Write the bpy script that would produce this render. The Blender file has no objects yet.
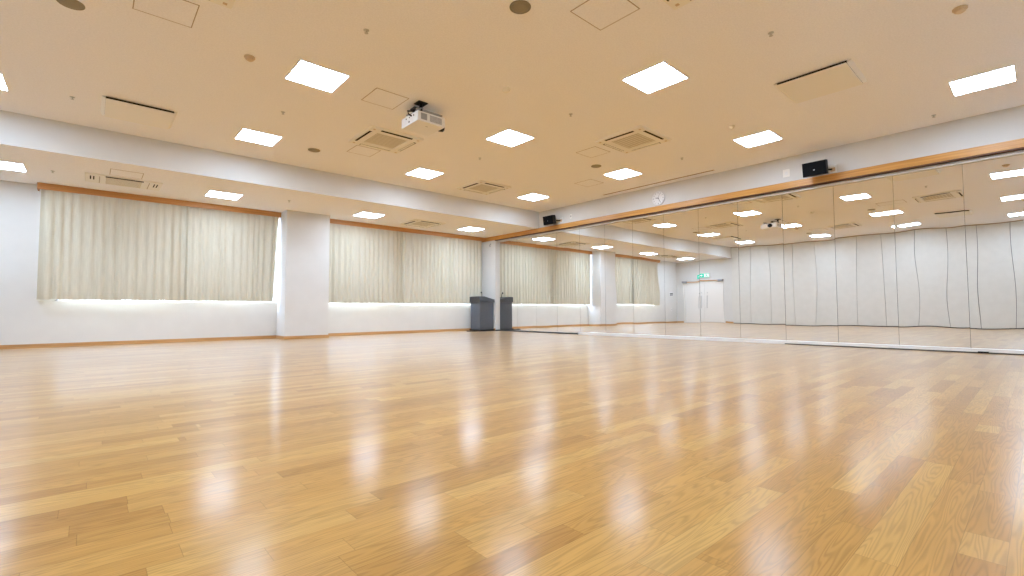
import bpy, bmesh, math, random
from mathutils import Matrix, Vector
random.seed(7)
C = bpy.context.scene.collection
SC = bpy.context.scene
R = math.radians

# ------------------------------------------------------------------ sizes of the place (metres)
ZC, ZL = 3.652, 3.158            # main ceiling, lower ceiling by the windows
YB = -2.828                      # face of the beam between the two ceilings
XL, YF = -12.85, -13.95          # door wall, wall behind the camera
RAIL_Z0 = 3.03
MIRROR_Y0, PANEL_W, N_PANEL = -0.745, 0.869, 14
SEAM0 = -.845                    # panel joints follow from here
XM = .10                         # the mirrors stand in a shallow recess

# ------------------------------------------------------------------ materials
def principled(name, col, rough=0.5, metal=0.0, spec=0.5, **kw):
    m = bpy.data.materials.new(name); m.use_nodes = True
    b = m.node_tree.nodes['Principled BSDF']
    b.inputs['Base Color'].default_value = (*col, 1)
    b.inputs['Roughness'].default_value = rough
    b.inputs['Metallic'].default_value = metal
    b.inputs['Specular IOR Level'].default_value = spec
    for k, v in kw.items(): b.inputs[k].default_value = v
    return m

def mottled(name, c1, c2, scale=6.0, rough=0.6, bump=0.0, bump_scale=150.0, stretch=(1, 1, 1), spec=0.4):
    m = principled(name, c1, rough, spec=spec)
    nt = m.node_tree; N = nt.nodes; L = nt.links; b = N['Principled BSDF']
    tc = N.new('ShaderNodeTexCoord'); mp = N.new('ShaderNodeMapping'); mp.inputs['Scale'].default_value = stretch
    L.new(tc.outputs['Object'], mp.inputs['Vector'])
    no = N.new('ShaderNodeTexNoise'); no.inputs['Scale'].default_value = scale; no.inputs['Detail'].default_value = 6
    L.new(mp.outputs['Vector'], no.inputs['Vector'])
    r = N.new('ShaderNodeValToRGB')
    r.color_ramp.elements[0].position = .35; r.color_ramp.elements[0].color = (*c1, 1)
    r.color_ramp.elements[1].position = .65; r.color_ramp.elements[1].color = (*c2, 1)
    L.new(no.outputs['Fac'], r.inputs['Fac']); L.new(r.outputs['Color'], b.inputs['Base Color'])
    if bump:
        n2 = N.new('ShaderNodeTexNoise'); n2.inputs['Scale'].default_value = bump_scale; n2.inputs['Detail'].default_value = 4
        L.new(tc.outputs['Object'], n2.inputs['Vector'])
        bp = N.new('ShaderNodeBump'); bp.inputs['Strength'].default_value = bump; bp.inputs['Distance'].default_value = .002
        L.new(n2.outputs['Fac'], bp.inputs['Height']); L.new(bp.outputs['Normal'], b.inputs['Normal'])
    return m

def emission(name, col, s):
    m = bpy.data.materials.new(name); m.use_nodes = True
    nt = m.node_tree; nt.nodes.clear()
    e = nt.nodes.new('ShaderNodeEmission'); o = nt.nodes.new('ShaderNodeOutputMaterial')
    e.inputs['Color'].default_value = (*col, 1); e.inputs['Strength'].default_value = s
    nt.links.new(e.outputs[0], o.inputs['Surface'])
    return m

def wood_floor():
    m = principled('oak_planks', (.6, .36, .14), .2)
    nt = m.node_tree; N = nt.nodes; L = nt.links; b = N['Principled BSDF']
    def math_(op, a, c=None, d=None):
        n = N.new('ShaderNodeMath'); n.operation = op
        for i, v in enumerate((a, c, d)):
            if v is None: continue
            if isinstance(v, (int, float)): n.inputs[i].default_value = v
            else: L.new(v, n.inputs[i])
        return n.outputs[0]
    tc = N.new('ShaderNodeTexCoord'); sp = N.new('ShaderNodeSeparateXYZ'); L.new(tc.outputs['Object'], sp.inputs[0])
    X, Y = sp.outputs['X'], sp.outputs['Y']
    W, LEN = 0.0965, 1.35
    v = math_('DIVIDE', math_('ADD', Y, 12.43), W)
    row = math_('FLOOR', v); fv = math_('SUBTRACT', v, row)
    wn = N.new('ShaderNodeTexWhiteNoise'); wn.noise_dimensions = '1D'; L.new(row, wn.inputs['W'])
    u = math_('ADD', math_('DIVIDE', X, LEN), math_('MULTIPLY', wn.outputs['Value'], 17.0))
    col = math_('FLOOR', u); fu = math_('SUBTRACT', u, col)
    # uneven plank lengths: split some of them once more
    cmb0 = N.new('ShaderNodeCombineXYZ'); L.new(row, cmb0.inputs[0]); L.new(col, cmb0.inputs[1]); cmb0.inputs[2].default_value = 5.0
    wn0 = N.new('ShaderNodeTexWhiteNoise'); wn0.noise_dimensions = '3D'; L.new(cmb0.outputs[0], wn0.inputs['Vector'])
    cut = math_('ADD', math_('MULTIPLY', wn0.outputs['Value'], .9), .3)
    part = math_('GREATER_THAN', fu, cut)
    cmb = N.new('ShaderNodeCombineXYZ'); L.new(row, cmb.inputs[0]); L.new(col, cmb.inputs[1]); L.new(part, cmb.inputs[2])
    wn2 = N.new('ShaderNodeTexWhiteNoise'); wn2.noise_dimensions = '3D'; L.new(cmb.outputs[0], wn2.inputs['Vector'])
    tone = wn2.outputs['Value']
    ramp = N.new('ShaderNodeValToRGB'); cr = ramp.color_ramp
    cr.elements[0].position = 0; cr.elements[0].color = (.405, .20, .05, 1)
    cr.elements[1].position = 1; cr.elements[1].color = (.555, .32, .093, 1)
    for p, c in ((.22, (.455, .234, .057)), (.55, (.495, .26, .067)), (.8, (.525, .287, .078))):
        e = cr.elements.new(p); e.color = (*c, 1)
    L.new(tone, ramp.inputs['Fac'])
    # grain: per-plank shifted coordinates
    sc = N.new('ShaderNodeVectorMath'); sc.operation = 'MULTIPLY_ADD'
    L.new(wn2.outputs['Color'], sc.inputs[0]); sc.inputs[1].default_value = (40, 40, 40); L.new(tc.outputs['Object'], sc.inputs[2])
    mp = N.new('ShaderNodeMapping'); mp.inputs['Scale'].default_value = (.75, 11, 1); L.new(sc.outputs[0], mp.inputs['Vector'])
    n1 = N.new('ShaderNodeTexNoise'); n1.inputs['Scale'].default_value = 1.3; n1.inputs['Detail'].default_value = 2; n1.inputs['Roughness'].default_value = .45
    L.new(mp.outputs[0], n1.inputs['Vector'])
    # growth rings: repeated contour lines of a smooth stretched field (cathedral figure)
    rings = math_('FRACT', math_('MULTIPLY', n1.outputs['Fac'], 20.0))
    tri = math_('ABSOLUTE', math_('SUBTRACT', math_('MULTIPLY', rings, 2.0), 1.0))
    ringm = N.new('ShaderNodeMapRange'); ringm.interpolation_type = 'SMOOTHSTEP'
    ringm.inputs['From Min'].default_value = 0.0; ringm.inputs['From Max'].default_value = .75
    ringm.inputs['To Min'].default_value = .84; ringm.inputs['To Max'].default_value = 1.05
    L.new(tri, ringm.inputs['Value'])
    mp2 = N.new('ShaderNodeMapping'); mp2.inputs['Scale'].default_value = (6, 160, 1); L.new(sc.outputs[0], mp2.inputs['Vector'])
    n2 = N.new('ShaderNodeTexNoise'); n2.inputs['Scale'].default_value = 1.0; n2.inputs['Detail'].default_value = 4
    L.new(mp2.outputs[0], n2.inputs['Vector'])
    fine = N.new('ShaderNodeMapRange'); fine.inputs['From Min'].default_value = .3; fine.inputs['From Max'].default_value = .7
    fine.inputs['To Min'].default_value = .96; fine.inputs['To Max'].default_value = 1.04
    L.new(n2.outputs['Fac'], fine.inputs['Value'])
    mp3 = N.new('ShaderNodeMapping'); mp3.inputs['Scale'].default_value = (1.1, 5, 1); L.new(sc.outputs[0], mp3.inputs['Vector'])
    n3 = N.new('ShaderNodeTexNoise'); n3.inputs['Scale'].default_value = 1.6; n3.inputs['Detail'].default_value = 3; L.new(mp3.outputs[0], n3.inputs['Vector'])
    blot = N.new('ShaderNodeMapRange'); blot.inputs['From Min'].default_value = .3; blot.inputs['From Max'].default_value = .7
    blot.inputs['To Min'].default_value = .93; blot.inputs['To Max'].default_value = 1.06
    L.new(n3.outputs['Fac'], blot.inputs['Value'])
    g = math_('MULTIPLY', math_('MULTIPLY', ringm.outputs[0], fine.outputs[0]), blot.outputs[0])
    # joints
    ev = math_('MULTIPLY', math_('MINIMUM', fv, math_('SUBTRACT', 1.0, fv)), W)
    eu = math_('MULTIPLY', math_('MINIMUM', math_('MINIMUM', fu, math_('SUBTRACT', 1.0, fu)), math_('ABSOLUTE', math_('SUBTRACT', fu, cut))), LEN)
    e = math_('MINIMUM', ev, eu)
    jm = N.new('ShaderNodeMapRange'); jm.interpolation_type = 'SMOOTHSTEP'
    jm.inputs['From Min'].default_value = .0002; jm.inputs['From Max'].default_value = .0016
    jm.inputs['To Min'].default_value = .7; jm.inputs['To Max'].default_value = 1.0
    L.new(e, jm.inputs['Value'])
    g = math_('MULTIPLY', g, jm.outputs[0])
    vm = N.new('ShaderNodeVectorMath'); vm.operation = 'SCALE'; L.new(ramp.outputs['Color'], vm.inputs[0]); L.new(g, vm.inputs['Scale'])
    # lacquered wood: matt wood under a glossy film, the film's share rising toward grazing angles
    N.remove(b)
    d = N.new('ShaderNodeBsdfDiffuse'); L.new(vm.outputs[0], d.inputs['Color'])
    gl = N.new('ShaderNodeBsdfGlossy'); gl.inputs['Roughness'].default_value = .175; gl.inputs['Color'].default_value = (.97, .985, 1, 1)
    g2 = N.new('ShaderNodeBsdfGlossy'); g2.inputs['Roughness'].default_value = .29; g2.inputs['Color'].default_value = (.97, .985, 1, 1)
    gm = N.new('ShaderNodeMixShader'); gm.inputs[0].default_value = .38; L.new(gl.outputs[0], gm.inputs[1]); L.new(g2.outputs[0], gm.inputs[2])
    fr = N.new('ShaderNodeFresnel'); fr.inputs['IOR'].default_value = 1.20
    fac = math_('MINIMUM', math_('MULTIPLY', fr.outputs[0], .98), .60)
    mx = N.new('ShaderNodeMixShader'); L.new(fac, mx.inputs[0]); L.new(d.outputs[0], mx.inputs[1]); L.new(gm.outputs[0], mx.inputs[2])
    L.new(mx.outputs[0], N['Material Output'].inputs['Surface'])
    return m

def wood_trim(name, c1, c2, axis):
    st = [1.2, 1.2, 1.2]
    for i in range(3):
        if i != axis: st[i] = 38
    return mottled(name, c1, c2, 1.0, .38, stretch=st)

def mirror_mat():
    m = bpy.data.materials.new('mirror_glass'); m.use_nodes = True
    nt = m.node_tree; nt.nodes.clear()
    g = nt.nodes.new('ShaderNodeBsdfGlossy'); g.inputs['Roughness'].default_value = 0.0
    g.inputs['Color'].default_value = (.915, .92, .915, 1)
    o = nt.nodes.new('ShaderNodeOutputMaterial'); nt.links.new(g.outputs[0], o.inputs['Surface'])
    return m

def pane_mat():
    m = bpy.data.materials.new('window_glass'); m.use_nodes = True
    nt = m.node_tree; nt.nodes.clear(); L = nt.links
    t = nt.nodes.new('ShaderNodeBsdfTransparent'); t.inputs['Color'].default_value = (.95, .97, .96, 1)
    g = nt.nodes.new('ShaderNodeBsdfGlossy'); g.inputs['Roughness'].default_value = 0.02
    mx = nt.nodes.new('ShaderNodeMixShader'); o = nt.nodes.new('ShaderNodeOutputMaterial')
    mx.inputs[0].default_value = .06; L.new(t.outputs[0], mx.inputs[1]); L.new(g.outputs[0], mx.inputs[2]); L.new(mx.outputs[0], o.inputs['Surface'])
    return m

def cloth_mat():
    m = bpy.data.materials.new('curtain_cloth'); m.use_nodes = True
    nt = m.node_tree; nt.nodes.clear(); L = nt.links; N = nt.nodes
    tc = N.new('ShaderNodeTexCoord'); mp = N.new('ShaderNodeMapping'); mp.inputs['Scale'].default_value = (60, 60, 4)
    no = N.new('ShaderNodeTexNoise'); no.inputs['Scale'].default_value = 1.0; no.inputs['Detail'].default_value = 3
    L.new(tc.outputs['Object'], mp.inputs['Vector']); L.new(mp.outputs[0], no.inputs['Vector'])
    r = N.new('ShaderNodeValToRGB')
    r.color_ramp.elements[0].position = .3; r.color_ramp.elements[0].color = (.555, .51, .40, 1)
    r.color_ramp.elements[1].position = .7; r.color_ramp.elements[1].color = (.615, .57, .45, 1)
    L.new(no.outputs['Fac'], r.inputs['Fac'])
    d = N.new('ShaderNodeBsdfDiffuse'); t = N.new('ShaderNodeBsdfTranslucent'); mx = N.new('ShaderNodeMixShader'); mx.inputs[0].default_value = .012
    L.new(r.outputs[0], d.inputs['Color']); L.new(r.outputs[0], t.inputs['Color'])
    o = N.new('ShaderNodeOutputMaterial')
    L.new(d.outputs[0], mx.inputs[1]); L.new(t.outputs[0], mx.inputs[2]); L.new(mx.outputs[0], o.inputs['Surface'])
    return m

LIGHT = 37.0
M = dict(
    floor=wood_floor(),
    ceil=mottled('ceiling_board', (.87, .87, .905), (.93, .93, .965), 60, .85, bump=.8, bump_scale=140, spec=.1),
    wall=mottled('wall_paper', (.67, .66, .63), (.69, .68, .65), 3, .75, bump=.15, bump_scale=300, spec=.15),
    base=wood_trim('baseboard_wood', (.45, .235, .085), (.58, .33, .14), 0),
    railx=wood_trim('pelmet_wood', (.46, .21, .06), (.57, .285, .095), 0),
    raily=wood_trim('rail_wood', (.53, .245, .055), (.67, .35, .095), 1),
    mirror=mirror_mat(), pane=pane_mat(), cloth=cloth_mat(),
    dark=principled('black_plastic', (.008, .008, .0085), .5, spec=.25),
    grille=mottled('speaker_mesh', (.003, .003, .0035), (.008, .008, .009), 400, .8, spec=.1),
    seam=principled('dark_joint', (.085, .08, .075), .7),
    shadow=principled('duct_dark', (.035, .024, .014), .9, spec=.1),
    alu=principled('aluminium', (.78, .78, .78), .35, .6),
    alu_dark=principled('dark_channel', (.05, .048, .045), .5),
    cream=principled('cream_plastic', (.86, .84, .79), .5),
    white=principled('white_plastic', (.82, .82, .81), .4),
    grey=principled('grey_plastic', (.33, .33, .33), .5),
    filt=mottled('return_filter', (.56, .51, .41), (.62, .57, .46), 500, .8),
    channel=principled('beige_channel', (.60, .56, .49), .5),
    hatch=principled('hatch_edge', (.42, .33, .24), .5),
    olive=mottled('speaker_cloth', (.27, .235, .165), (.31, .27, .19), 300, .7),
    tan=principled('aged_plastic', (.62, .47, .30), .5),
    lect=mottled('lectern_laminate', (.075, .08, .09), (.09, .096, .106), 30, .42),
    lect_top=mottled('lectern_cap', (.06, .062, .066), (.072, .074, .08), 40, .45),
    panel=mottled('partition_cloth', (.675, .66, .61), (.70, .685, .635), 5, .7, spec=.2),
    door=principled('door_paint', (.83, .81, .77), .5),
    steel=principled('steel', (.55, .55, .54), .3, 1.0),
    light=emission('lamp_diffuser', (.79, 1.0, 1.30), LIGHT),
    green=emission('exit_green', (.06, .72, .52), 1.15),
    exitwhite=emission('exit_white', (.95, 1, .97), 1.3),
    ink=principled('clock_ink', (.03, .03, .03), .5),
    lens=principled('lens_glass', (.01, .01, .012), .08),
)

# ------------------------------------------------------------------ mesh helpers
class MB:
    def __init__(s): s.bm = bmesh.new()
    def box(s, a, b, bevel=0.0):
        v = [s.bm.verts.new((x, y, z)) for x in (a[0], b[0]) for y in (a[1], b[1]) for z in (a[2], b[2])]
        fs = [s.bm.faces.new([v[i] for i in q]) for q in ((0, 1, 3, 2), (4, 6, 7, 5), (0, 4, 5, 1), (2, 3, 7, 6), (0, 2, 6, 4), (1, 5, 7, 3))]
        bmesh.ops.recalc_face_normals(s.bm, faces=fs)
        if bevel:
            es = list({e for f in fs for e in f.edges})
            bmesh.ops.bevel(s.bm, geom=es, offset=bevel, segments=2, affect='EDGES', profile=.6)
        return s
    def hexa(s, lo, hi):                       # two quads of four points, joined
        a = [s.bm.verts.new(p) for p in lo]; b = [s.bm.verts.new(p) for p in hi]
        fs = [s.bm.faces.new(a), s.bm.faces.new(b[::-1])]
        n = len(a)
        for i in range(n): fs.append(s.bm.faces.new((a[i], b[i], b[(i + 1) % n], a[(i + 1) % n])))
        bmesh.ops.recalc_face_normals(s.bm, faces=fs)
        return s
    def lathe(s, prof, c, axis='z', n=28):     # prof: (radius, height) from one end to the other
        rings = []
        for r, h in prof:
            ring = []
            for k in range(n if r > 1e-6 else 1):
                a = 2 * math.pi * k / n; p = (r * math.cos(a), r * math.sin(a), h)
                if axis == 'x': p = (p[2], p[0], p[1])
                if axis == 'y': p = (p[0], p[2], p[1])
                ring.append(s.bm.verts.new((c[0] + p[0], c[1] + p[1], c[2] + p[2])))
            rings.append(ring)
        fs = []
        for A, B in zip(rings, rings[1:]):
            for k in range(n):
                q = [A[k % len(A)], A[(k + 1) % len(A)], B[(k + 1) % len(B)], B[k % len(B)]]
                q = list(dict.fromkeys(q))
                if len(q) > 2: fs.append(s.bm.faces.new(q))
        for ring in (rings[0], rings[-1]):
            if len(ring) > 2: fs.append(s.bm.faces.new(ring))
        bmesh.ops.recalc_face_normals(s.bm, faces=fs)
        return s
    def tube(s, pts, r, n=8):
        pts = [Vector(p) for p in pts]; rings = []
        for i, p in enumerate(pts):
            d = (pts[min(i + 1, len(pts) - 1)] - pts[max(i - 1, 0)]).normalized()
            a = d.cross(Vector((0, 0, 1)) if abs(d.z) < .9 else Vector((1, 0, 0))).normalized(); b = d.cross(a)
            rings.append([s.bm.verts.new(p + r * (math.cos(2 * math.pi * k / n) * a + math.sin(2 * math.pi * k / n) * b)) for k in range(n)])
        fs = [s.bm.faces.new((A[k], A[(k + 1) % n], B[(k + 1) % n], B[k])) for A, B in zip(rings, rings[1:]) for k in range(n)]
        fs += [s.bm.faces.new(rings[0]), s.bm.faces.new(rings[-1])]
        bmesh.ops.recalc_face_normals(s.bm, faces=fs)
        return s
    def build(s, name, m, parent=None, smooth=False):
        me = bpy.data.meshes.new(name); s.bm.to_mesh(me); s.bm.free()
        me.materials.append(M[m] if isinstance(m, str) else m)
        if smooth:
            for p in me.polygons: p.use_smooth = True
        o = bpy.data.objects.new(name, me); C.objects.link(o)
        if parent: o.parent = parent
        return o

def smooth_edges(o, ang=35):
    for p in o.data.polygons: p.use_smooth = True
    bm = bmesh.new(); bm.from_mesh(o.data)
    for e in bm.edges:
        if len(e.link_faces) == 2 and e.calc_face_angle(0) > R(ang): e.smooth = False
    bm.to_mesh(o.data); bm.free()
    return o

def tag(o, label=None, cat=None, group=None, kind=None):
    if label: o['label'] = label
    if cat: o['category'] = cat
    if group: o['group'] = group
    if kind: o['kind'] = kind
    return o
def thing(name, loc, label, cat, group=None, rot=(0, 0, 0)):
    o = bpy.data.objects.new(name, None); C.objects.link(o); o.location = loc; o.rotation_euler = rot
    o.empty_display_size = .1
    return tag(o, label, cat, group)
def struct(name, mb, m, parent=None):
    o = mb.build(name, m, parent)
    if not parent: o['kind'] = 'structure'
    return o
def dup(root, loc, label, rot=None):
    r = root.copy(); C.objects.link(r); r.location = loc; r['label'] = label
    if rot: r.rotation_euler = rot
    for ch in list(root.children):
        c = ch.copy(); C.objects.link(c); c.parent = r
        for g in list(ch.children):
            d = g.copy(); C.objects.link(d); d.parent = c
    return r

# ------------------------------------------------------------------ room shell
T = .2
struct('floor', MB().box((XL - T, YF - T, -.1), (T, .25, 0)), 'floor')
struct('ceiling', MB().box((XL - T, YF - T, ZC), (T, YB, ZC + .1)), 'ceil')
struct('ceiling', MB().box((XL - T, YB + .26, ZL), (T, .25, ZL + .1)), 'ceil')
struct('ceiling_beam', MB().box((XL - T, YB, ZL - .002), (T, YB + .26, ZC + .1)), 'wall')
# the soffit's underside is board like the ceiling: thin board under the beam
struct('trim_2', MB().box((XL, YB + .004, ZL - .006), (0, YB + .26, ZL - .0021)), 'ceil')

W1, W2 = (-10.62, -6.60), (-5.46, -.08)          # window openings along the window wall
SILLS, HEAD = (.898, .872), 2.98
wb = MB()
for a, b in ((XL - T, W1[0]), (W1[1], W2[0]), (W2[1], T)): wb.box((a, 0, 0), (b, .22, ZL + .1))
for (a, b), SILL in zip((W1, W2), SILLS):
    wb.box((a, 0, 0), (b, .22, SILL)); wb.box((a, 0, HEAD), (b, .22, ZL + .1))
struct('wall_back', wb, 'wall')
struct('pillar', MB().box((-6.574, -.681, 0), (-5.525, 0, ZL)), 'wall')
struct('wall_right', MB().box((0, MIRROR_Y0, 0), (T, 0, ZC + .1)).box((0, YF - T, 3.05), (T, MIRROR_Y0, ZC + .1)).box((XM + .025, YF - T, 0), (T, MIRROR_Y0, 3.05)), 'wall')
struct('wall_front', MB().box((XL - T, YF - T, 0), (T, YF, ZC + .1)), 'wall')
DY0, DY1, DZ = -2.40, -.38, 2.09                    # double door opening
struct('wall_left', MB().box((XL - T, YF, 0), (XL, DY0, ZC + .1)).box((XL - T, DY0, 0), (XL - .101, DY1, DZ)).box((XL - T, DY1, 0), (XL, .2, ZC + .1)).box((XL - T, DY0, DZ), (XL, DY1, ZC + .1)), 'wall')

BH, BT = .075, .012
struct('baseboard_back', MB().box((XL, -BT, 0), (-6.574, 0, BH), .003).box((-5.525, -BT, 0), (-.0, 0, BH), .003), 'base')
struct('baseboard_pillar', MB().box((-6.574 - BT, -.681 - BT, 0), (-5.525 + BT, -.681, BH), .003)
       .box((-6.574 - BT, -.681, 0), (-6.574, -BT, BH), .003).box((-5.525, -.681, 0), (-5.525 + BT, -BT, BH), .003), 'base')
struct('baseboard_right', MB().box((-BT, MIRROR_Y0 + .004, 0), (0, -BT, BH), .003), 'base')
struct('baseboard_left', MB().box((XL, DY1 + .05, 0), (XL + BT, -BT, BH), .003).box((XL, YB, 0), (XL + BT, DY0 - .05, BH), .003), 'base')
struct('baseboard_front', MB().box((XL, YF, 0), (0, YF + BT, BH), .003), 'base')
# long timber rail above the mirrors
struct('trim_1', MB().box((-.03, YF, RAIL_Z0), (-.0002, 0, ZL), .004).box((-.0001, YF, RAIL_Z0 + .002), (XM + .0249, MIRROR_Y0, 3.0499)), 'raily')
struct('trim_3', MB().box((-.024, YF, RAIL_Z0 - .022), (.045, MIRROR_Y0 - .001, RAIL_Z0 - .0002)), principled('rail_shade_strip', (.11, .042, .012), .6))  # added dark strip: the deep shade under the rail put into colour

# ------------------------------------------------------------------ windows behind the curtains
for i, (a, b) in enumerate((W1, W2)):
    SILL = SILLS[i]
    w = bpy.data.objects.new('window_%d' % (i + 1), None); C.objects.link(w); w['kind'] = 'structure'
    w.location = ((a + b) / 2, .12, SILL)
    w.matrix_world
    off = Vector(w.location)
    f = MB(); L_, H_ = b - a, HEAD - SILL
    fr = .035
    def lb(x0, z0, x1, z1, y0=-.03, y1=.03): f.box((x0 - L_ / 2, y0, z0), (x1 - L_ / 2, y1, z1))
    lb(0, 0, L_, fr); lb(0, H_ - fr, L_, H_); lb(0, 0, fr, H_); lb(L_ - fr, 0, L_, H_)
    n = 3
    for k in range(1, n): lb(L_ * k / n - .03, fr, L_ * k / n + .03, H_ - fr)
    f.build('window_frame', 'alu', w)
    for k in range(n):
        MB().box((L_ * k / n + .03 - L_ / 2, -.004, fr), (L_ * (k + 1) / n - .03 - L_ / 2, .004, H_ - fr)).build('window_pane', 'pane', w)
    MB().box((-L_ / 2 + .001, -.118, .0005), (L_ / 2 - .001, -.031, .008)).build('window_sill', 'white', w)

# ------------------------------------------------------------------ curtains and pelmets
def curtain(x0, x1, label, y0=-.125, ztop=3.10, zbot=.925, drift=0.0, drift_l=0.0, wall_side=None, crease=None):
    rnd = random.Random(int(abs(x0) * 1000))
    Wd = x1 - x0; folds = max(6, round(Wd / .148))
    # fold boundaries with uneven widths
    ws = [rnd.uniform(.7, 1.3) for _ in range(folds)]; tot = sum(ws); xs = [0]
    for q in ws: xs.append(xs[-1] + q / tot)
    amp = [rnd.uniform(.016, .025) for _ in range(folds)]
    ph = [rnd.uniform(-.18, .18) for _ in range(folds)]
    per = 12; cols = []
    for k in range(folds):
        for j in range(per): cols.append((xs[k] + (xs[k + 1] - xs[k]) * j / per, k, j / per))
    cols.append((1.0, folds - 1, 1.0))
    rows = 14; bm = bmesh.new(); g = []
    for r in range(rows + 1):
        t = r / rows; z = ztop + (zbot - ztop) * t; line = []
        for u, k, f in cols:
            a = amp[k] * (.55 + .6 * min(1, t * 2.2)) * (1 + .12 * math.sin(3 * t + k))
            s = math.sin(2 * math.pi * f); s = math.copysign(abs(s) ** .75, s)
            y = y0 + a * s + .008 * math.sin(5 * u + 2 * t)
            if wall_side is not None:
                q = max(0, 1 - abs((u if wall_side < 0 else 1 - u)) * Wd / .07); y = y * (1 - q) - .006 * q
            if crease is not None: y += .085 * math.exp(-((x0 + u * Wd - crease) / .022) ** 2)
            x = x0 + u * Wd + ph[k] * .03 * t * math.sin(math.pi * f) + drift * t * u ** 6 + drift_l * t * (1 - u) ** 6
            line.append(bm.verts.new((x, y, z + .004 * math.sin(k * 1.7) * t)))
        g.append(line)
    for A, B in zip(g, g[1:]):
        for i in range(len(A) - 1): bm.faces.new((A[i], A[i + 1], B[i + 1], B[i]))
    mb = MB(); mb.bm.free(); mb.bm = bm
    o = mb.build('curtain', 'cloth', smooth=True)
    return tag(o, label, 'curtain', 'pleated curtains over the windows')
curtain(-10.88, -8.60, 'beige pleated curtain hanging beside the bare end of the window wall', drift=.02, y0=-.19, wall_side=-1)
curtain(-8.79, -6.61, 'beige pleated curtain beside the white pillar with a bright gap along its edge', drift=-.09, crease=-8.53)
curtain(-5.49, -3.21, 'beige pleated curtain just past the white pillar on the lectern side', y0=-.19, zbot=.897)
curtain(-3.44, -.03, 'beige pleated curtain reaching the room corner behind the black lectern', wall_side=1, zbot=.90, crease=-3.165)

def pelmet(x0, x1, label):
    t = thing('curtain_pelmet', ((x0 + x1) / 2, 0, RAIL_Z0), label, 'pelmet', 'timber pelmets over the curtains')
    h = (x1 - x0) / 2
    MB().box((-h, -.250, .004), (h, -.230, ZL - RAIL_Z0 - .001), .003).build('front_board', 'railx', t)
    for s in (-1, 1):
        e = -h if s < 0 else h - .02
        MB().box((e, -.2299, .004), (e + .02, -.001, ZL - RAIL_Z0 - .001)).build('end_board', 'railx', t)
    MB().box((-h + .03, -.06, .105), (h - .03, -.04, .13)).build('curtain_track', 'alu', t)
pelmet(-10.92, -6.58, 'reddish timber pelmet over the curtains between bare wall and white pillar')
pelmet(-5.52, -.001, 'reddish timber pelmet over the curtains from white pillar to room corner')

# ------------------------------------------------------------------ mirrors
ordn = ['first', 'second', 'third', 'fourth', 'fifth', 'sixth', 'seventh', 'eighth', 'ninth', 'tenth', 'eleventh', 'twelfth', 'thirteenth', 'last']
#          yaw (rad, about z) and pitch of each sheet: they never hang quite true
TILT = [(.0004, .0002), (.0008, -.0003), (.0004, .0004), (.0015, -.0002), (.001, .0003), (.0015, -.0004), (.0025, .0004), (.0014, .0006),
        (.0042, -.0006), (.0050, .0010), (.0092, .0022), (.0008, .0009), (.0070, .0005), (.0045, .0012)]
for k in range(N_PANEL):
    yc = SEAM0 - PANEL_W * (k + .5) if k else (MIRROR_Y0 + SEAM0 - PANEL_W) / 2
    where = 'next to the white corner strip behind the lectern' if k == 0 else 'farthest along from the lectern' if k == N_PANEL - 1 else 'counting along the wall from the lectern'
    t = thing('mirror_panel', (0, yc, 0), 'tall frameless wall mirror, %s panel %s' % (ordn[k], where), 'mirror', 'wall mirror panels')
    h = PANEL_W / 2 if k else (MIRROR_Y0 - SEAM0 + PANEL_W) / 2 - .0005
    MB().box((XM + .006, -h, .012), (XM + .022, h, 3.0)).build('backing', 'seam', t)
    rnd = random.Random(100 + k); bm = bmesh.new(); ny, nz = 24, 64
    yaw, pit = TILT[k]; z0, z1, gap = .03, 2.96, .0016
    waves = [(rnd.uniform(.7, 1.6), rnd.uniform(.25, .8), rnd.uniform(0, 6.28), rnd.uniform(0, 6.28)) for _ in range(3)]
    grid = []
    for j in range(nz + 1):
        z = z0 + (z1 - z0) * j / nz; line = []
        for i in range(ny + 1):
            y = -h + gap + (2 * h - 2 * gap) * i / ny
            d = XM - .006 + yaw * y + pit * (z - 1.5)
            for ky, kz, p1, p2 in waves: d += .00015 * math.sin(6.283 * ky * y + p1) * math.sin(6.283 * kz * z + p2)
            line.append(bm.verts.new((d, y, z)))
        grid.append(line)
    for A, B in zip(grid, grid[1:]):
        for i in range(ny): bm.faces.new((A[i], B[i], B[i + 1], A[i + 1]))
    bmesh.ops.recalc_face_normals(bm, faces=bm.faces)
    if sum(f.normal.x for f in bm.faces) > 0: bmesh.ops.reverse_faces(bm, faces=bm.faces)
    mb = MB(); mb.bm.free(); mb.bm = bm
    mb.build('glass', 'mirror', t, smooth=True)
    if k < 4: MB().box((.0, -h, .001), (XM - .014, h, .035), .002).build('bottom_channel', 'alu_dark', t)
    else:
        MB().box((.0, -h, .001 if k < 10 else .018), (XM - .014, h, .066), .002).build('bottom_channel', 'white', t)
        if k >= 10: MB().box((.004, -h, .001), (XM - .02, h, .0179)).build('shadow_gap', 'alu_dark', t)
    MB().box((.05, -h, 2.955), (XM - .014, h, 3.000), .002).build('top_channel', 'channel', t)
    if k == N_PANEL - 1:
        tag(MB().box((-.010, h - .20, .004), (-.0005, h - .08, .03), .003).build('clip', 'dark', t), 'small black clip on the bottom channel')

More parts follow.
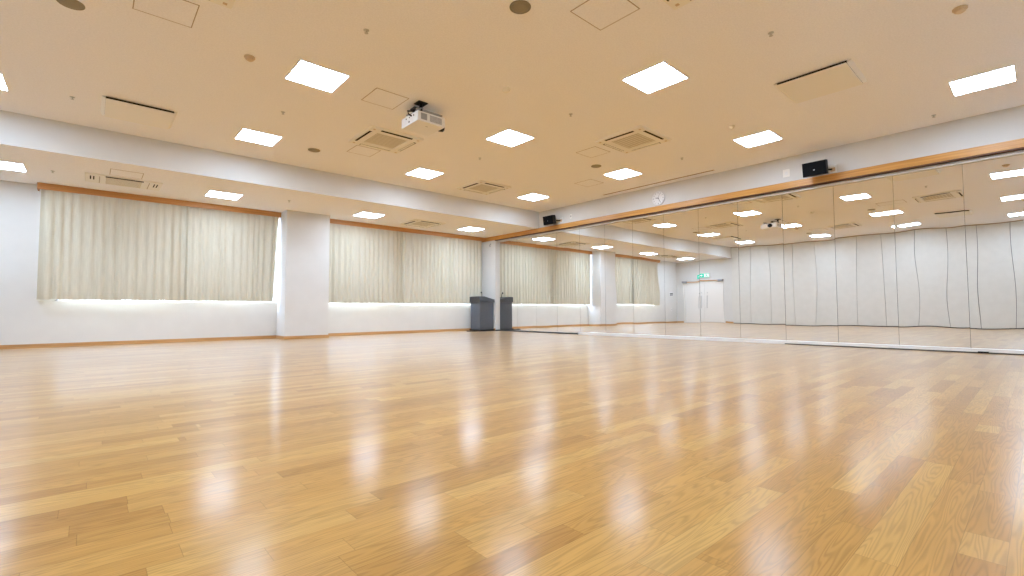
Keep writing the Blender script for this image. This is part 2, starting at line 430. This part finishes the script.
# ------------------------------------------------------------------ ceiling lights
LX = [-1.48, -4.775, -8.04, -11.30]
LY = [(-1.37, ZL), (-4.09, ZC), (-6.89, ZC), (-9.70, ZC), (-12.49, ZC)]
rown = ['row nearest the mirrors', 'second row from the mirrors', 'third row from the mirrors', 'row by the door wall']
rown = ['line closest to the mirrors', 'second line from the mirrors', 'third line from the mirrors', 'line closest to the doors']
coln = ['on the low ceiling by the curtains', 'first past the beam', 'second past the beam', 'third past the beam', 'fourth past the beam']
first = None
for i, x in enumerate(LX):
    for j, (y, z) in enumerate(LY):
        lab = 'square ceiling light %s, %s' % (coln[j], rown[i])
        if first is None:
            first = t = thing('ceiling_light', (x, y, z), lab, 'ceiling light', 'square ceiling lights')
            f = MB(); a, b = .306, .290
            for q in (((-a, -a), (a, -b)), ((-a, b), (a, a)), ((-a, -b), (-b, b)), ((b, -b), (a, b))):
                f.box((q[0][0], q[0][1], -.010), (q[1][0], q[1][1], -.0005))
            f.build('frame', 'white', t)
            MB().box((-b, -b, -.007), (b, b, -.001)).build('diffuser', 'light', t)
        else: dup(first, (x, y, z), lab)

# ------------------------------------------------------------------ ceiling cassettes
def cassette(x, y, z, label, first=[None]):
    if first[0]: return dup(first[0], (x, y, z), label)
    t = first[0] = thing('ceiling_air_conditioner', (x, y, z), label, 'air conditioner', 'four-way ceiling air conditioners')
    a = .475; d = .030
    # tray with sloping rim: outer, slot inner edge, grille edge
    m = MB()
    def quad_ring(o, i, zo, zi):
        O = [m.bm.verts.new((sx * o, sy * o, zo)) for sx, sy in ((-1, -1), (1, -1), (1, 1), (-1, 1))]
        I = [m.bm.verts.new((sx * i, sy * i, zi)) for sx, sy in ((-1, -1), (1, -1), (1, 1), (-1, 1))]
        for k in range(4): m.bm.faces.new((O[k], O[(k + 1) % 4], I[(k + 1) % 4], I[k]))
    quad_ring(a, a - .012, -.0005, -d); quad_ring(a - .012, .29, -d, -d - .004); quad_ring(.29, .27, -d - .004, -.012)
    bmesh.ops.recalc_face_normals(m.bm, faces=m.bm.faces)
    m.build('panel', 'cream', t)
    MB().box((-.272, -.272, -.02), (.272, .272, -.012)).build('return_grille', 'filt', t)
    g = MB()
    for k in range(9):
        q = -.24 + .06 * k
        g.box((-.27, q - .004, -.0225), (.27, q + .004, -.0205))
    g.build('grille_bars', 'cream', t)
    for k in range(4):
        q = Matrix.Rotation(k * math.pi / 2, 4, 'Z')
        s = MB(); s.box((-.285, -.432, -d - .0062), (.285, -.385, -d - .0022)); s.bm.transform(q); s.build('air_slot', 'shadow', t)
        s = MB(); s.hexa([(-.283, -.388, -d - .0066), (.283, -.388, -d - .0066), (.283, -.384, -d - .0066), (-.283, -.384, -d - .0066)],
                         [(-.283, -.408, -d - .016), (.283, -.408, -d - .016), (.283, -.404, -d - .017), (-.283, -.404, -d - .017)])
        s.bm.transform(q); s.build('air_vane', 'cream', t)
    for sx, sy in ((-1, -1), (1, -1), (1, 1), (-1, 1)):
        MB().box((sx * .40 - .018, sy * .40 - .018, -d - .0065), (sx * .40 + .018, sy * .40 + .018, -d - .003), .002).build('corner_cap', 'tan', t)
    return t
cassette(-6.35, -5.41, ZC, 'square four-way air conditioner cassette in the ceiling just behind the white projector')
cassette(-3.10, -8.24, ZC, 'square four-way air conditioner cassette midway between two ceiling lights, nearest the wide mirrors')
cassette(-3.08, -4.02, ZC, 'square four-way air conditioner cassette on the high ceiling close to the beam')
cassette(-3.12, -1.26, ZL, 'square four-way air conditioner cassette on the low ceiling above the curtains past the pillar')
# two-way unit over the first window
t = thing('ceiling_air_conditioner', (-9.68, -1.36, ZL), 'slim air conditioner with long slot and grille over the first window curtains', 'air conditioner')
MB().box((-.56, -.36, -.022), (.56, .36, -.0005), .008).build('panel', 'cream', t)
MB().box((-.28, -.335, -.026), (.27, -.272, -.0221)).build('air_slot', 'shadow', t)
g = MB().box((-.27, -.25, -.027), (.25, .30, -.0221)); g.build('return_grille', 'filt', t)
g = MB()
for k in range(10): g.box((-.27, -.225 + .055 * k, -.030), (.25, -.217 + .055 * k, -.0271))
g.build('grille_bars', 'cream', t)
for s in (-1, 1):
    for k in (0, 1):
        e = s * (.44 + .045 * k) - .009
        MB().box((e, -.23, -.026), (e + .018, .05, -.0221)).build('side_slot', 'shadow', t)
    MB().box((s * .36 - .006, -.26, -.0245), (s * .36 + .006, .30, -.0221)).build('panel_joint', 'hatch', t)

# dropped flat air outlets
def outlet(x, y, label, turn=0, first=[None]):
    if first[0]: return dup(first[0], (x, y, ZC), label, (0, 0, R(turn)))
    t = first[0] = thing('air_outlet', (x, y, ZC), label, 'air outlet', 'flat dropped ceiling air outlets')
    MB().box((-.385, -.375, -.0325), (.385, .40, -.0005)).build('duct_neck', 'shadow', t)
    m = MB()
    for s in (-1, 1): m.hexa([(s * .386, -.37, -.0005), (s * .43, -.37, -.0005), (s * .43, .43, -.0005), (s * .386, .43, -.0005)],
                             [(s * .386, -.37, -.0325), (s * .392, -.37, -.0325), (s * .392, .41, -.0325), (s * .386, .41, -.0325)])
    m.hexa([(-.385, .401, -.0005), (.385, .401, -.0005), (.385, .43, -.0005), (-.385, .43, -.0005)],
           [(-.385, .401, -.0325), (.385, .401, -.0325), (.385, .406, -.0325), (-.385, .406, -.0325)])
    m.build('side_flange', 'cream', t)
    MB().box((-.385, -.40, -.044), (.385, .40, -.033), .003).build('cover_plate', 'cream', t)
    return t
outlet(-9.64, -4.05, 'flat beige dropped air outlet panel on the ceiling beside the beam over the first window')
outlet(-3.07, -11.07, 'flat beige dropped air outlet panel on the high ceiling closest to the wide mirrors', -90)
outlet(-9.65, -11.07, 'flat beige dropped air outlet with dark slit, seen only in the wide mirrors', 90)
cassette(-6.37, -11.07, ZC, 'square four-way air conditioner cassette cut by the picture top beyond the square hatch')
cassette(-9.63, -8.22, ZC, 'square four-way air conditioner cassette cut by the picture top, window side, beside a hatch')

# access hatches
def hatch(x, y, z, label, s=.243, first={}):
    if s in first: return dup(first[s], (x, y, z), label)
    t = first[s] = thing('access_hatch', (x, y, z), label, 'ceiling hatch', 'square ceiling access hatches')
    f = MB(); w = .009
    for q in (((-s, -s), (s, -s + w)), ((-s, s - w), (s, s)), ((-s, -s + w), (-s + w, s - w)), ((s - w, -s + w), (s, s - w))):
        f.box((*q[0], -.004), (*q[1], -.0005))
    f.build('hatch_frame', 'hatch', t)
    MB().box((-s + w, -s + w, -.0035), (s - w, s - w, -.0005)).build('hatch_lid', 'ceil', t)
    return t
hatch(-6.39, -10.13, ZC, 'square access hatch at the top edge of the picture beside the round ceiling speaker')
hatch(-9.64, -7.33, ZC, 'square access hatch at the top edge of the picture on the window side')
hatch(-7.10, -6.87, ZC, 'square access hatch just in front of the ceiling projector')
hatch(-3.11, -7.37, ZC, 'faint square access hatch beside the air conditioner nearest the wide mirrors', .23)
hatch(-1.45, -5.93, ZC, 'faint square access hatch between the ceiling light and the long slot over the clock wall')
hatch(-6.39, -4.61, ZC, 'faint square access hatch beside the air conditioner behind the projector', .23)
hatch(-9.68, -2.04, ZL, 'faint square access hatch on the low ceiling beside the slim air conditioner', .23)

# round ceiling speakers
def disc(x, y, z, label, first=[None]):
    if first[0]: return dup(first[0], (x, y, z), label)
    t = first[0] = thing('ceiling_speaker', (x, y, z), label, 'ceiling speaker', 'round flush ceiling speakers')
    MB().lathe([(.105, -.0005), (.105, -.006), (.098, -.011), (.092, -.011), (.092, -.0005)], (0, 0, 0), n=36).build('rim', 'olive', t, True)
    MB().lathe([(.0915, -.002), (.088, -.010), (.05, -.013), (0, -.014)], (0, 0, 0), n=36).build('grille', 'olive', t, True)
    return t
disc(-7.05, -9.61, ZC, 'round olive ceiling speaker at the top edge of the picture beside the square hatch')
disc(-10.33, -6.80, ZC, 'round olive ceiling speaker in the top corner of the picture on the window side')
disc(-7.10, -4.06, ZC, 'round olive ceiling speaker close to the beam, between two ceiling lights')
disc(-2.38, -6.87, ZC, 'round olive ceiling speaker beside the faint hatch, in front of a ceiling light')

def detector(x, y, z, label, m='tan', r=.058, first={}):
    if (m, r) in first: return dup(first[(m, r)], (x, y, z), label)
    t = first[(m, r)] = thing('smoke_detector', (x, y, z), label, 'smoke detector', 'round smoke detectors on the ceiling')
    MB().lathe([(r, -.0005), (r, -.014), (r * .9, -.02)], (0, 0, 0), n=32).build('mount', m, t, True)
    MB().lathe([(r * .78, -.0201), (r * .74, -.034), (r * .5, -.044), (0, -.046)], (0, 0, 0), n=32).build('sensor_dome', m, t, True)
    return t
detector(-3.77, -12.47, ZC, 'tan round smoke detector near the flat air outlet by the wide mirrors')
detector(-8.80, -6.85, ZC, 'tan round smoke detector in front of the large ceiling light, window side')
detector(-6.02, -8.22, ZC, 'pale round smoke detector on the ceiling between the projector and the mirrors', 'cream')
detector(-2.42, -9.66, ZC, 'pale small round detector beside the ceiling light above the mirror wall', 'cream', .04)

def sprinkler(x, y, z, label, first=[None]):
    if first[0]: return dup(first[0], (x, y, z), label)
    t = first[0] = thing('ceiling_sprinkler', (x, y, z), label, 'sprinkler', 'small sprinkler heads on the ceiling')
    MB().lathe([(.030, -.0005), (.029, -.005), (.012, -.008)], (0, 0, 0), n=20).build('escutcheon', 'steel', t, True)
    m = MB().lathe([(.008, -.0081), (.007, -.03)], (0, 0, 0), n=10); m.lathe([(.020, -.031), (.020, -.034)], (0, 0, 0), n=16)
    m.build('deflector', 'steel', t)
    return t
for x, y, z, l in ((-8.01, -8.25, ZC, 'small dark sprinkler head above the big square ceiling light'),
                   (-4.73, -11.07, ZC, 'small dark sprinkler head in front of the flat air outlet by the mirrors'),
                   (-4.75, -8.25, ZC, 'small dark sprinkler head between two ceiling lights, mid ceiling'),
                   (-.51, -11.90, ZC, 'small sprinkler head beside the outermost ceiling light over the mirrors'),
                   (-10.37, -4.09, ZC, 'small sprinkler head beside the flat air outlet near the beam'),
                   (-8.04, -5.47, ZC, 'small sprinkler head between two lights on the window side'),
                   (-1.52, -8.30, ZC, 'small sprinkler head near the long ceiling slot over the mirrors'),
                   (-4.51, -5.70, ZC, 'small sprinkler head behind the projector toward the mirrors'),
                   (-10.66, -1.43, ZL, 'small sprinkler head on the low ceiling beside the slim air conditioner'),
                   (-6.84, -1.75, ZL, 'small sprinkler head on the low ceiling before the pillar'),
                   (-.99, -1.33, ZL, 'small sprinkler head on the low ceiling near the room corner')):
    sprinkler(x, y, z, l)

t = thing('air_slot_diffuser', (-.26, -6.89, ZC), 'long narrow ceiling slot running parallel to the mirror wall above the clock', 'air slot')
MB().box((-.030, -1.46, -.006), (-.014, 1.46, -.0005)).box((.014, -1.46, -.006), (.030, 1.46, -.0005)).box((-.0139, -1.46, -.006), (.0139, -1.44, -.0005)).box((-.0139, 1.44, -.006), (.0139, 1.46, -.0005)).build('slot_frame', 'tan', t)
MB().box((-.0139, -1.4399, -.003), (.0139, 1.4399, -.0005)).build('slot', 'shadow', t)

# ------------------------------------------------------------------ projector
t = thing('projector', (-6.52, -6.93, 3.435), 'white projector hanging from the ceiling on a short dark bracket', 'projector')
hx, hy, hz = .228, .232, .072
smooth_edges(MB().box((-hx, -hy, -hz), (hx, hy, hz), .014).build('casing', 'white', t))
v = MB().box((-hx + .05, -hy - .003, -.045), (-hx + .15, -hy - .0002, .045)); v.build('dark_vent', 'grey', t)
v = MB()
for k in range(8): v.box((-.03, -hy - .003, -.045 + .0115 * k), (.17, -hy - .0002, -.039 + .0115 * k))
v.build('side_vent', 'grey', t)
for (y_, z_, r_) in ((-.12, .03, .013), (-.06, .035, .010), (.0, .03, .010), (.01, -.03, .014), (.09, .03, .010)):
    MB().lathe([(r_, -.003), (r_, 0)], (-hx, y_, z_), 'x', 12).build('socket', 'dark', t)
MB().lathe([(.060, 0), (.060, .03), (.054, .075), (.044, .078)], (hx, -.06, -.012), 'x', 24).build('lens_ring', 'dark', t, True)
MB().lathe([(.042, .0781), (.028, .084), (0, .086)], (hx, -.06, -.012), 'x', 24).build('lens', 'lens', t, True)
MB().box((-.02, -.10, -hz - .002), (.02, -.09, -hz - .0002)).build('foot_mark', 'grey', t)
px, py = -.13, -.15
MB().box((px - .075, py - .075, .207), (px + .075, py + .075, .2165), .002).build('ceiling_plate', 'dark', t)
MB().lathe([(.024, .10), (.024, .2065)], (px, py, 0), n=16).build('pole', 'dark', t, True)
b = MB().box((-.20, py - .02, hz + .04), (.22, py + .02, hz + .0585)).box((px - .02, -.18, hz + .0586), (px + .02, .18, hz + .072))
b.box((-.19, .12, hz + .04), (.22, .16, hz + .0585))
for qx in (-.17, .17):
    for qy in (py, .14): b.box((qx - .012, qy - .012, hz + .0002), (qx + .012, qy + .012, hz + .0399))
b.build('bracket_arms', 'grey', t)
MB().tube([(-.05, .0, .14), (-.17, -.02, .13), (-hx - .05, -.04, .10), (-hx - .045, -.055, .05), (-hx - .004, -.06, .035)], .012).build('cable', 'dark', t, True)
MB().box((-.20, -.09, hz + .0725), (-.06, .04, hz + .105), .006).build('cable_box', 'dark', t)

# ------------------------------------------------------------------ wall speakers
def wall_speaker(y, z, plate_dy, label, w=.19, h=.125, xf=-.37, first=[None]):
    if first[0]: return dup(first[0], (0, y, z), label)
    t = first[0] = thing('wall_speaker', (0, y, z), label, 'loudspeaker', 'black loudspeakers above the mirrors')
    tilt = Matrix.Translation((xf + .10, 0, 0)) @ Matrix.Rotation(R(-9), 4, 'Y')
    s = MB().hexa([(-.08, -w, -h), (-.08, w, -h), (-.08, w, h), (-.08, -w, h)], [(.03, -w, -h), (.03, w, -h), (.03, w, h), (.03, -w, h)])
    s.hexa([(.0301, -w, -h), (.0301, w, -h), (.0301, w, h), (.0301, -w, h)], [(.12, -w * .7, -h * .75), (.12, w * .7, -h * .75), (.12, w * .7, h * .75), (.12, -w * .7, h * .75)])
    s.bm.transform(tilt); s.build('cabinet', 'dark', t)
    s = MB().box((-.094, -w + .006, -h + .006), (-.0802, w - .006, h - .006), .005); s.bm.transform(tilt); g = s.build('grille', 'grille', t)
    s = MB().box((-.0965, -.012, -.03), (-.0941, .012, -.018)); s.bm.transform(tilt); s.build('badge', 'steel', t)
    MB().tube([(xf + .21, 0, 0), (-.10, -.10, -.005), (-.018, plate_dy, -.01)], .016, 10).build('arm', 'dark', t, True)
    MB().box((-.04, plate_dy - .035, -.045), (-.0121, plate_dy + .035, .02), .003).build('arm_joint', 'tan', t)
    MB().box((-.012, plate_dy - .055, -.07), (-.0005, plate_dy + .055, .075), .002).build('wall_plate', 'white', t)
    return t
wall_speaker(-10.23, 3.245, -.21, 'black loudspeaker over the mirrors nearer the camera, farther from the lectern')
wall_speaker(-3.53, 3.27, -.21, 'black loudspeaker over the mirrors near the beam and the lectern corner')

def outlet_plate(y, z, label, w, h):
    t = thing('wall_plate', (0, y, z), label, 'wall plate', 'blank wall plates above the mirrors')
    MB().box((-.009, -w, -h), (-.0005, w, h), .002).build('plate', 'cream', t)
    MB().box((-.012, -w * .45, -h * .5), (-.0091, w * .45, h * .4), .001).build('socket', 'grey' if w < .04 else 'white', t)
outlet_plate(-4.10, 3.33, 'small grey wall plate beside the far loudspeaker above the timber rail', .035, .06)
outlet_plate(-9.66, 3.34, 'small cream wall plate beside the closer loudspeaker above the timber rail', .06, .075)

# ------------------------------------------------------------------ clock
t = thing('wall_clock', (0, -6.87, 3.345), 'round white wall clock with thin grey rim above the timber rail', 'clock')
MB().lathe([(.166, -.0005), (.166, -.03), (.160, -.038), (.150, -.038), (.148, -.028), (.148, -.0005)], (0, 0, 0), 'x', 40).build('rim', 'alu', t, True)
MB().lathe([(.1475, -.0005), (.1475, -.022), (0, -.0222)], (0, 0, 0), 'x', 40).build('face', 'white', t)
def hand(deg, ln, w, name, x):
    m = MB().box((x, -w, -.02), (x + .002, w, ln)); m.bm.transform(Matrix.Rotation(R(deg), 4, 'X')); m.build(name, 'ink', t)
# seen from the room (+y lies toward the viewer's left) a clockwise turn is a positive turn about x
hand(282, .075, .006, 'hour_hand', -.026); hand(150, .115, .004, 'minute_hand', -.029); hand(20, .12, .0015, 'second_hand', -.0315)
for k in range(12):
    m = MB().box((-.0245, -.0035 if k % 3 else -.006, .118), (-.0223, .0035 if k % 3 else .006, .138)); m.bm.transform(Matrix.Rotation(R(30 * k), 4, 'X')); m.build('hour_mark', 'ink', t)

# hook on the corner strip
t = thing('wall_hook', (0, -.51, 2.89), 'tiny dark hook on the white corner strip under the timber rail', 'hook')
MB().lathe([(.018, -.008), (.018, -.0005)], (0, 0, .03), 'x', 16).build('hook_base', 'steel', t)
MB().tube([(-.008, 0, .03), (-.04, 0, .025), (-.05, 0, -.01), (-.045, 0, -.05), (-.03, 0, -.06)], .009).build('hook_arm', 'dark', t, True)

# ------------------------------------------------------------------ lectern
t = thing('lectern', (-.64, -.71, 0), 'black boxy lectern with sloping top standing in the corner by the mirrors', 'lectern')
w_, d_ = .632, .555              # along x, along y
def prism(name, x0, y0, x1, y1, z0, prof, m, bev=0):
    # prof: list of (x, z) along the top, swept along y
    a = [(x0, y0, z0), (x1, y0, z0)] + [(x, y0, z) for x, z in reversed(prof)]
    b = [(x0, y1, z0), (x1, y1, z0)] + [(x, y1, z) for x, z in reversed(prof)]
    mb = MB().hexa(a, b)
    if bev: bmesh.ops.bevel(mb.bm, geom=list(mb.bm.edges), offset=bev, segments=2, affect='EDGES', profile=.6)
    return mb.build(name, m, t)
prism('body', .03, .03, w_ - .03, d_ - .03, .05, [(.03, .985), (.27, .98), (w_ - .03, .95)], 'lect', .008)
capm = MB().hexa([(0, 0, .955), (0, 0, 1.135), (.20, 0, 1.135), (w_, 0, 1.04), (w_, 0, .945)],
                 [(0, d_, .955), (0, d_, 1.135), (.20, d_, 1.135), (w_, d_, 1.04), (w_, d_, .945)])
bmesh.ops.bevel(capm.bm, geom=list(capm.bm.edges), offset=.01, segments=2, affect='EDGES', profile=.6)
capm.build('cap', 'lect_top', t)
MB().box((.0, .0, .006), (w_, d_, .0495), .006).build('plinth', 'dark', t)
m_ = MB().tube([(.30, .27, 1.10), (.302, .27, 1.20), (.292, .26, 1.24), (.275, .255, 1.255)], .009); m_.build('microphone_neck', 'dark', t, True)
MB().lathe([(.004, 0), (.022, .008), (.025, .035), (.018, .055), (0, .06)], (.268, .255, 1.24), n=14).build('microphone_head', 'dark', t, True)
t2 = MB().tube([(-1.02, -.52, .012), (-.98, -.70, .012), (-.86, -.80, .012), (-.70, -.83, .012), (-.40, -.84, .012), (-.16, -.86, .012), (-.05, -.95, .012)], .012)
tag(t2.build('floor_cable', 'dark', smooth=True), 'thin black cable lying on the floor at the foot of the lectern', 'cable')

# ------------------------------------------------------------------ door wall (seen in the mirrors)
dr = bpy.data.objects.new('door_1', None); C.objects.link(dr); dr['kind'] = 'structure'; dr.location = (XL, (DY0 + DY1) / 2, 0)
hw = (DY1 - DY0) / 2
f = MB().box((-.1, -hw, 0), (.015, -hw + .04, DZ)).box((-.1, hw - .04, 0), (.015, hw, DZ)).box((-.1, -hw + .0401, DZ - .04), (.015, hw - .0401, DZ))
f.build('door_frame', 'cream', dr)
f = MB().box((.0155, -hw - .02, DZ - .005), (.04, hw + .02, DZ + .045), .003); f.build('door_header', 'base', dr)
for s in (-1, 1):
    y0, y1 = (-hw + .045, -.003) if s < 0 else (.003, hw - .045)
    lf = MB().box((-.06, y0, .003), (-.015, y1, DZ - .045), .002).build('door_leaf', 'door', dr)
    hy_ = s * .15
    hd = MB().tube([(-.014, hy_, .75), (.03, hy_, .75), (.03, hy_, 1.35), (-.014, hy_, 1.35)], .012)
    hd.build('door_handle', 'steel', lf)
    MB().lathe([(.025, -.0145), (.025, -.004)], (0, s * .15, 1.5), 'x', 16).build('door_lock', 'steel', lf)
    MB().box((.0405, s * (hw - .12) - .13, DZ - .045), (.10, s * (hw - .12) + .13, DZ + .06), .006).build('door_closer', 'grey', dr)
# sliding partition panels
t = thing('sliding_partition', (XL, YB, 0), 'row of tall off-white sliding partition panels, seen in the mirrors', 'partition')
pw = .85
for k in range(13):
    y1 = -k * pw; y0 = y1 - pw
    y0 = max(y0, YF - YB + .01)
    p = MB().box((.012, y0 + .006, .03), (.055, y1 - .006, ZC - .035), .004).build('partition_panel', 'panel', t)
    MB().box((.020, y0 + .10, .004), (.045, y0 + .16, .0299)).build('partition_foot', 'dark', p)
    if y0 < YF - YB + .05: break
MB().box((.001, YF - YB + .01, .006), (.011, -.001, ZC - .002)).build('partition_seal', 'seam', t)
MB().box((.0111, YF - YB + .01, ZC - .034), (.065, -.001, ZC - .001)).build('partition_track', 'hatch', t)
MB().box((.0111, YF - YB + .01, .0), (.016, -.001, .028)).build('bottom_seal', 'seam', t)
# exit sign
t = thing('exit_sign', (XL, -1.42, 2.36), 'lit green and white exit sign above the double doors, seen in the mirrors', 'exit sign')
MB().box((.0, -.30, -.115), (.045, .30, .115), .004).build('case', 'white', t)
MB().box((.0452, -.285, -.10), (.048, .285, .10)).build('green_face', 'green', t)
# doorway field with running figure on the viewer's right half, arrow on the other
MB().box((.0482, -.27, -.085), (.0495, -.02, .085)).build('white_doorway', 'exitwhite', t)
man = MB()
def bar(a, b, r):
    a, b = Vector((0, *a)), Vector((0, *b)); d = (b - a).normalized(); n = Vector((0, -d.z, d.y)) * r
    man.hexa([(.0497, *(a + n)[1:]), (.0497, *(b + n)[1:]), (.0497, *(b - n)[1:]), (.0497, *(a - n)[1:])],
             [(.051, *(a + n)[1:]), (.051, *(b + n)[1:]), (.051, *(b - n)[1:]), (.051, *(a - n)[1:])])
bar((-.135, .035), (-.15, -.015), .016); bar((-.15, -.015), (-.11, -.04), .010); bar((-.11, -.04), (-.12, -.075), .009)
bar((-.15, -.015), (-.19, -.045), .010); bar((-.19, -.045), (-.225, -.05), .009); bar((-.13, .03), (-.09, .005), .008); bar((-.135, .03), (-.18, .02), .008); bar((-.18, .02), (-.195, -.005), .007)
man.lathe([(.016, .0497), (.016, .051)], (0, -.12, .062), 'x', 14)
man.build('running_figure', 'green', t)
ar = MB().box((.0482, .10, -.02), (.0495, .22, .02))
ar.hexa([(.0482, .06, 0), (.0482, .125, .06), (.0482, .125, -.06)], [(.0495, .06, 0), (.0495, .125, .06), (.0495, .125, -.06)])
ar.build('white_arrow', 'exitwhite', t)
# switches on the window wall next to the doors
t = thing('switch_plate', (-12.25, 0, 1.48), 'bank of light switches on the window wall beside the double doors', 'light switch')
MB().box((-.17, -.008, -.09), (.17, -.0005, .09), .002).build('plate', 'white', t)
for i in range(3):
    for j in range(2): MB().box((-.14 + .1 * i, -.013, -.07 + .075 * j), (-.06 + .1 * i, -.0081, -.015 + .075 * j), .001).build('switch', 'ink', t)
t = thing('socket_plate', (-12.35, 0, .70), 'single wall socket below the bank of switches beside the double doors', 'wall socket')
MB().box((-.04, -.008, -.06), (.04, -.0005, .06), .002).build('plate', 'white', t)
MB().box((-.02, -.011, -.03), (.02, -.0081, .03), .001).build('socket', 'grey', t)

# ------------------------------------------------------------------ daylight
w = bpy.data.worlds.new('daylight'); SC.world = w; w.use_nodes = True
bg = w.node_tree.nodes['Background']; bg.inputs['Color'].default_value = (.62, .76, 1.08, 1); bg.inputs['Strength'].default_value = 19.0

# ------------------------------------------------------------------ camera
cam = bpy.data.cameras.new('camera'); co = bpy.data.objects.new('camera', cam); C.objects.link(co)
r_ = Vector((0.74611244, -0.66580646, -0.00424016)); u_ = Vector((-0.02751586, -0.03719631, 0.99892908)); f_ = Vector((0.66525116, 0.74519675, 0.04607287))
mw = Matrix((r_, u_, -f_)).transposed().to_4x4(); mw.translation = (-10.11623, -12.90626, .69)
co.matrix_world = mw
cam.sensor_fit = 'HORIZONTAL'; cam.sensor_width = 36; cam.lens = 473.327 / 1024 * 36
cam.clip_start = .02; cam.clip_end = 200
SC.camera = co

vs = SC.view_settings
vs.view_transform = 'Standard'; vs.look = 'None'; vs.exposure = 0.0; vs.gamma = 1.0; vs.use_curve_mapping = False
cy = SC.cycles
cy.max_bounces = 10; cy.diffuse_bounces = 6; cy.glossy_bounces = 5; cy.transparent_max_bounces = 12
cy.sample_clamp_indirect = 10.0; cy.use_adaptive_sampling = False; cy.caustics_reflective = True; cy.caustics_refractive = False; cy.blur_glossy = .08
cy.use_denoising = True
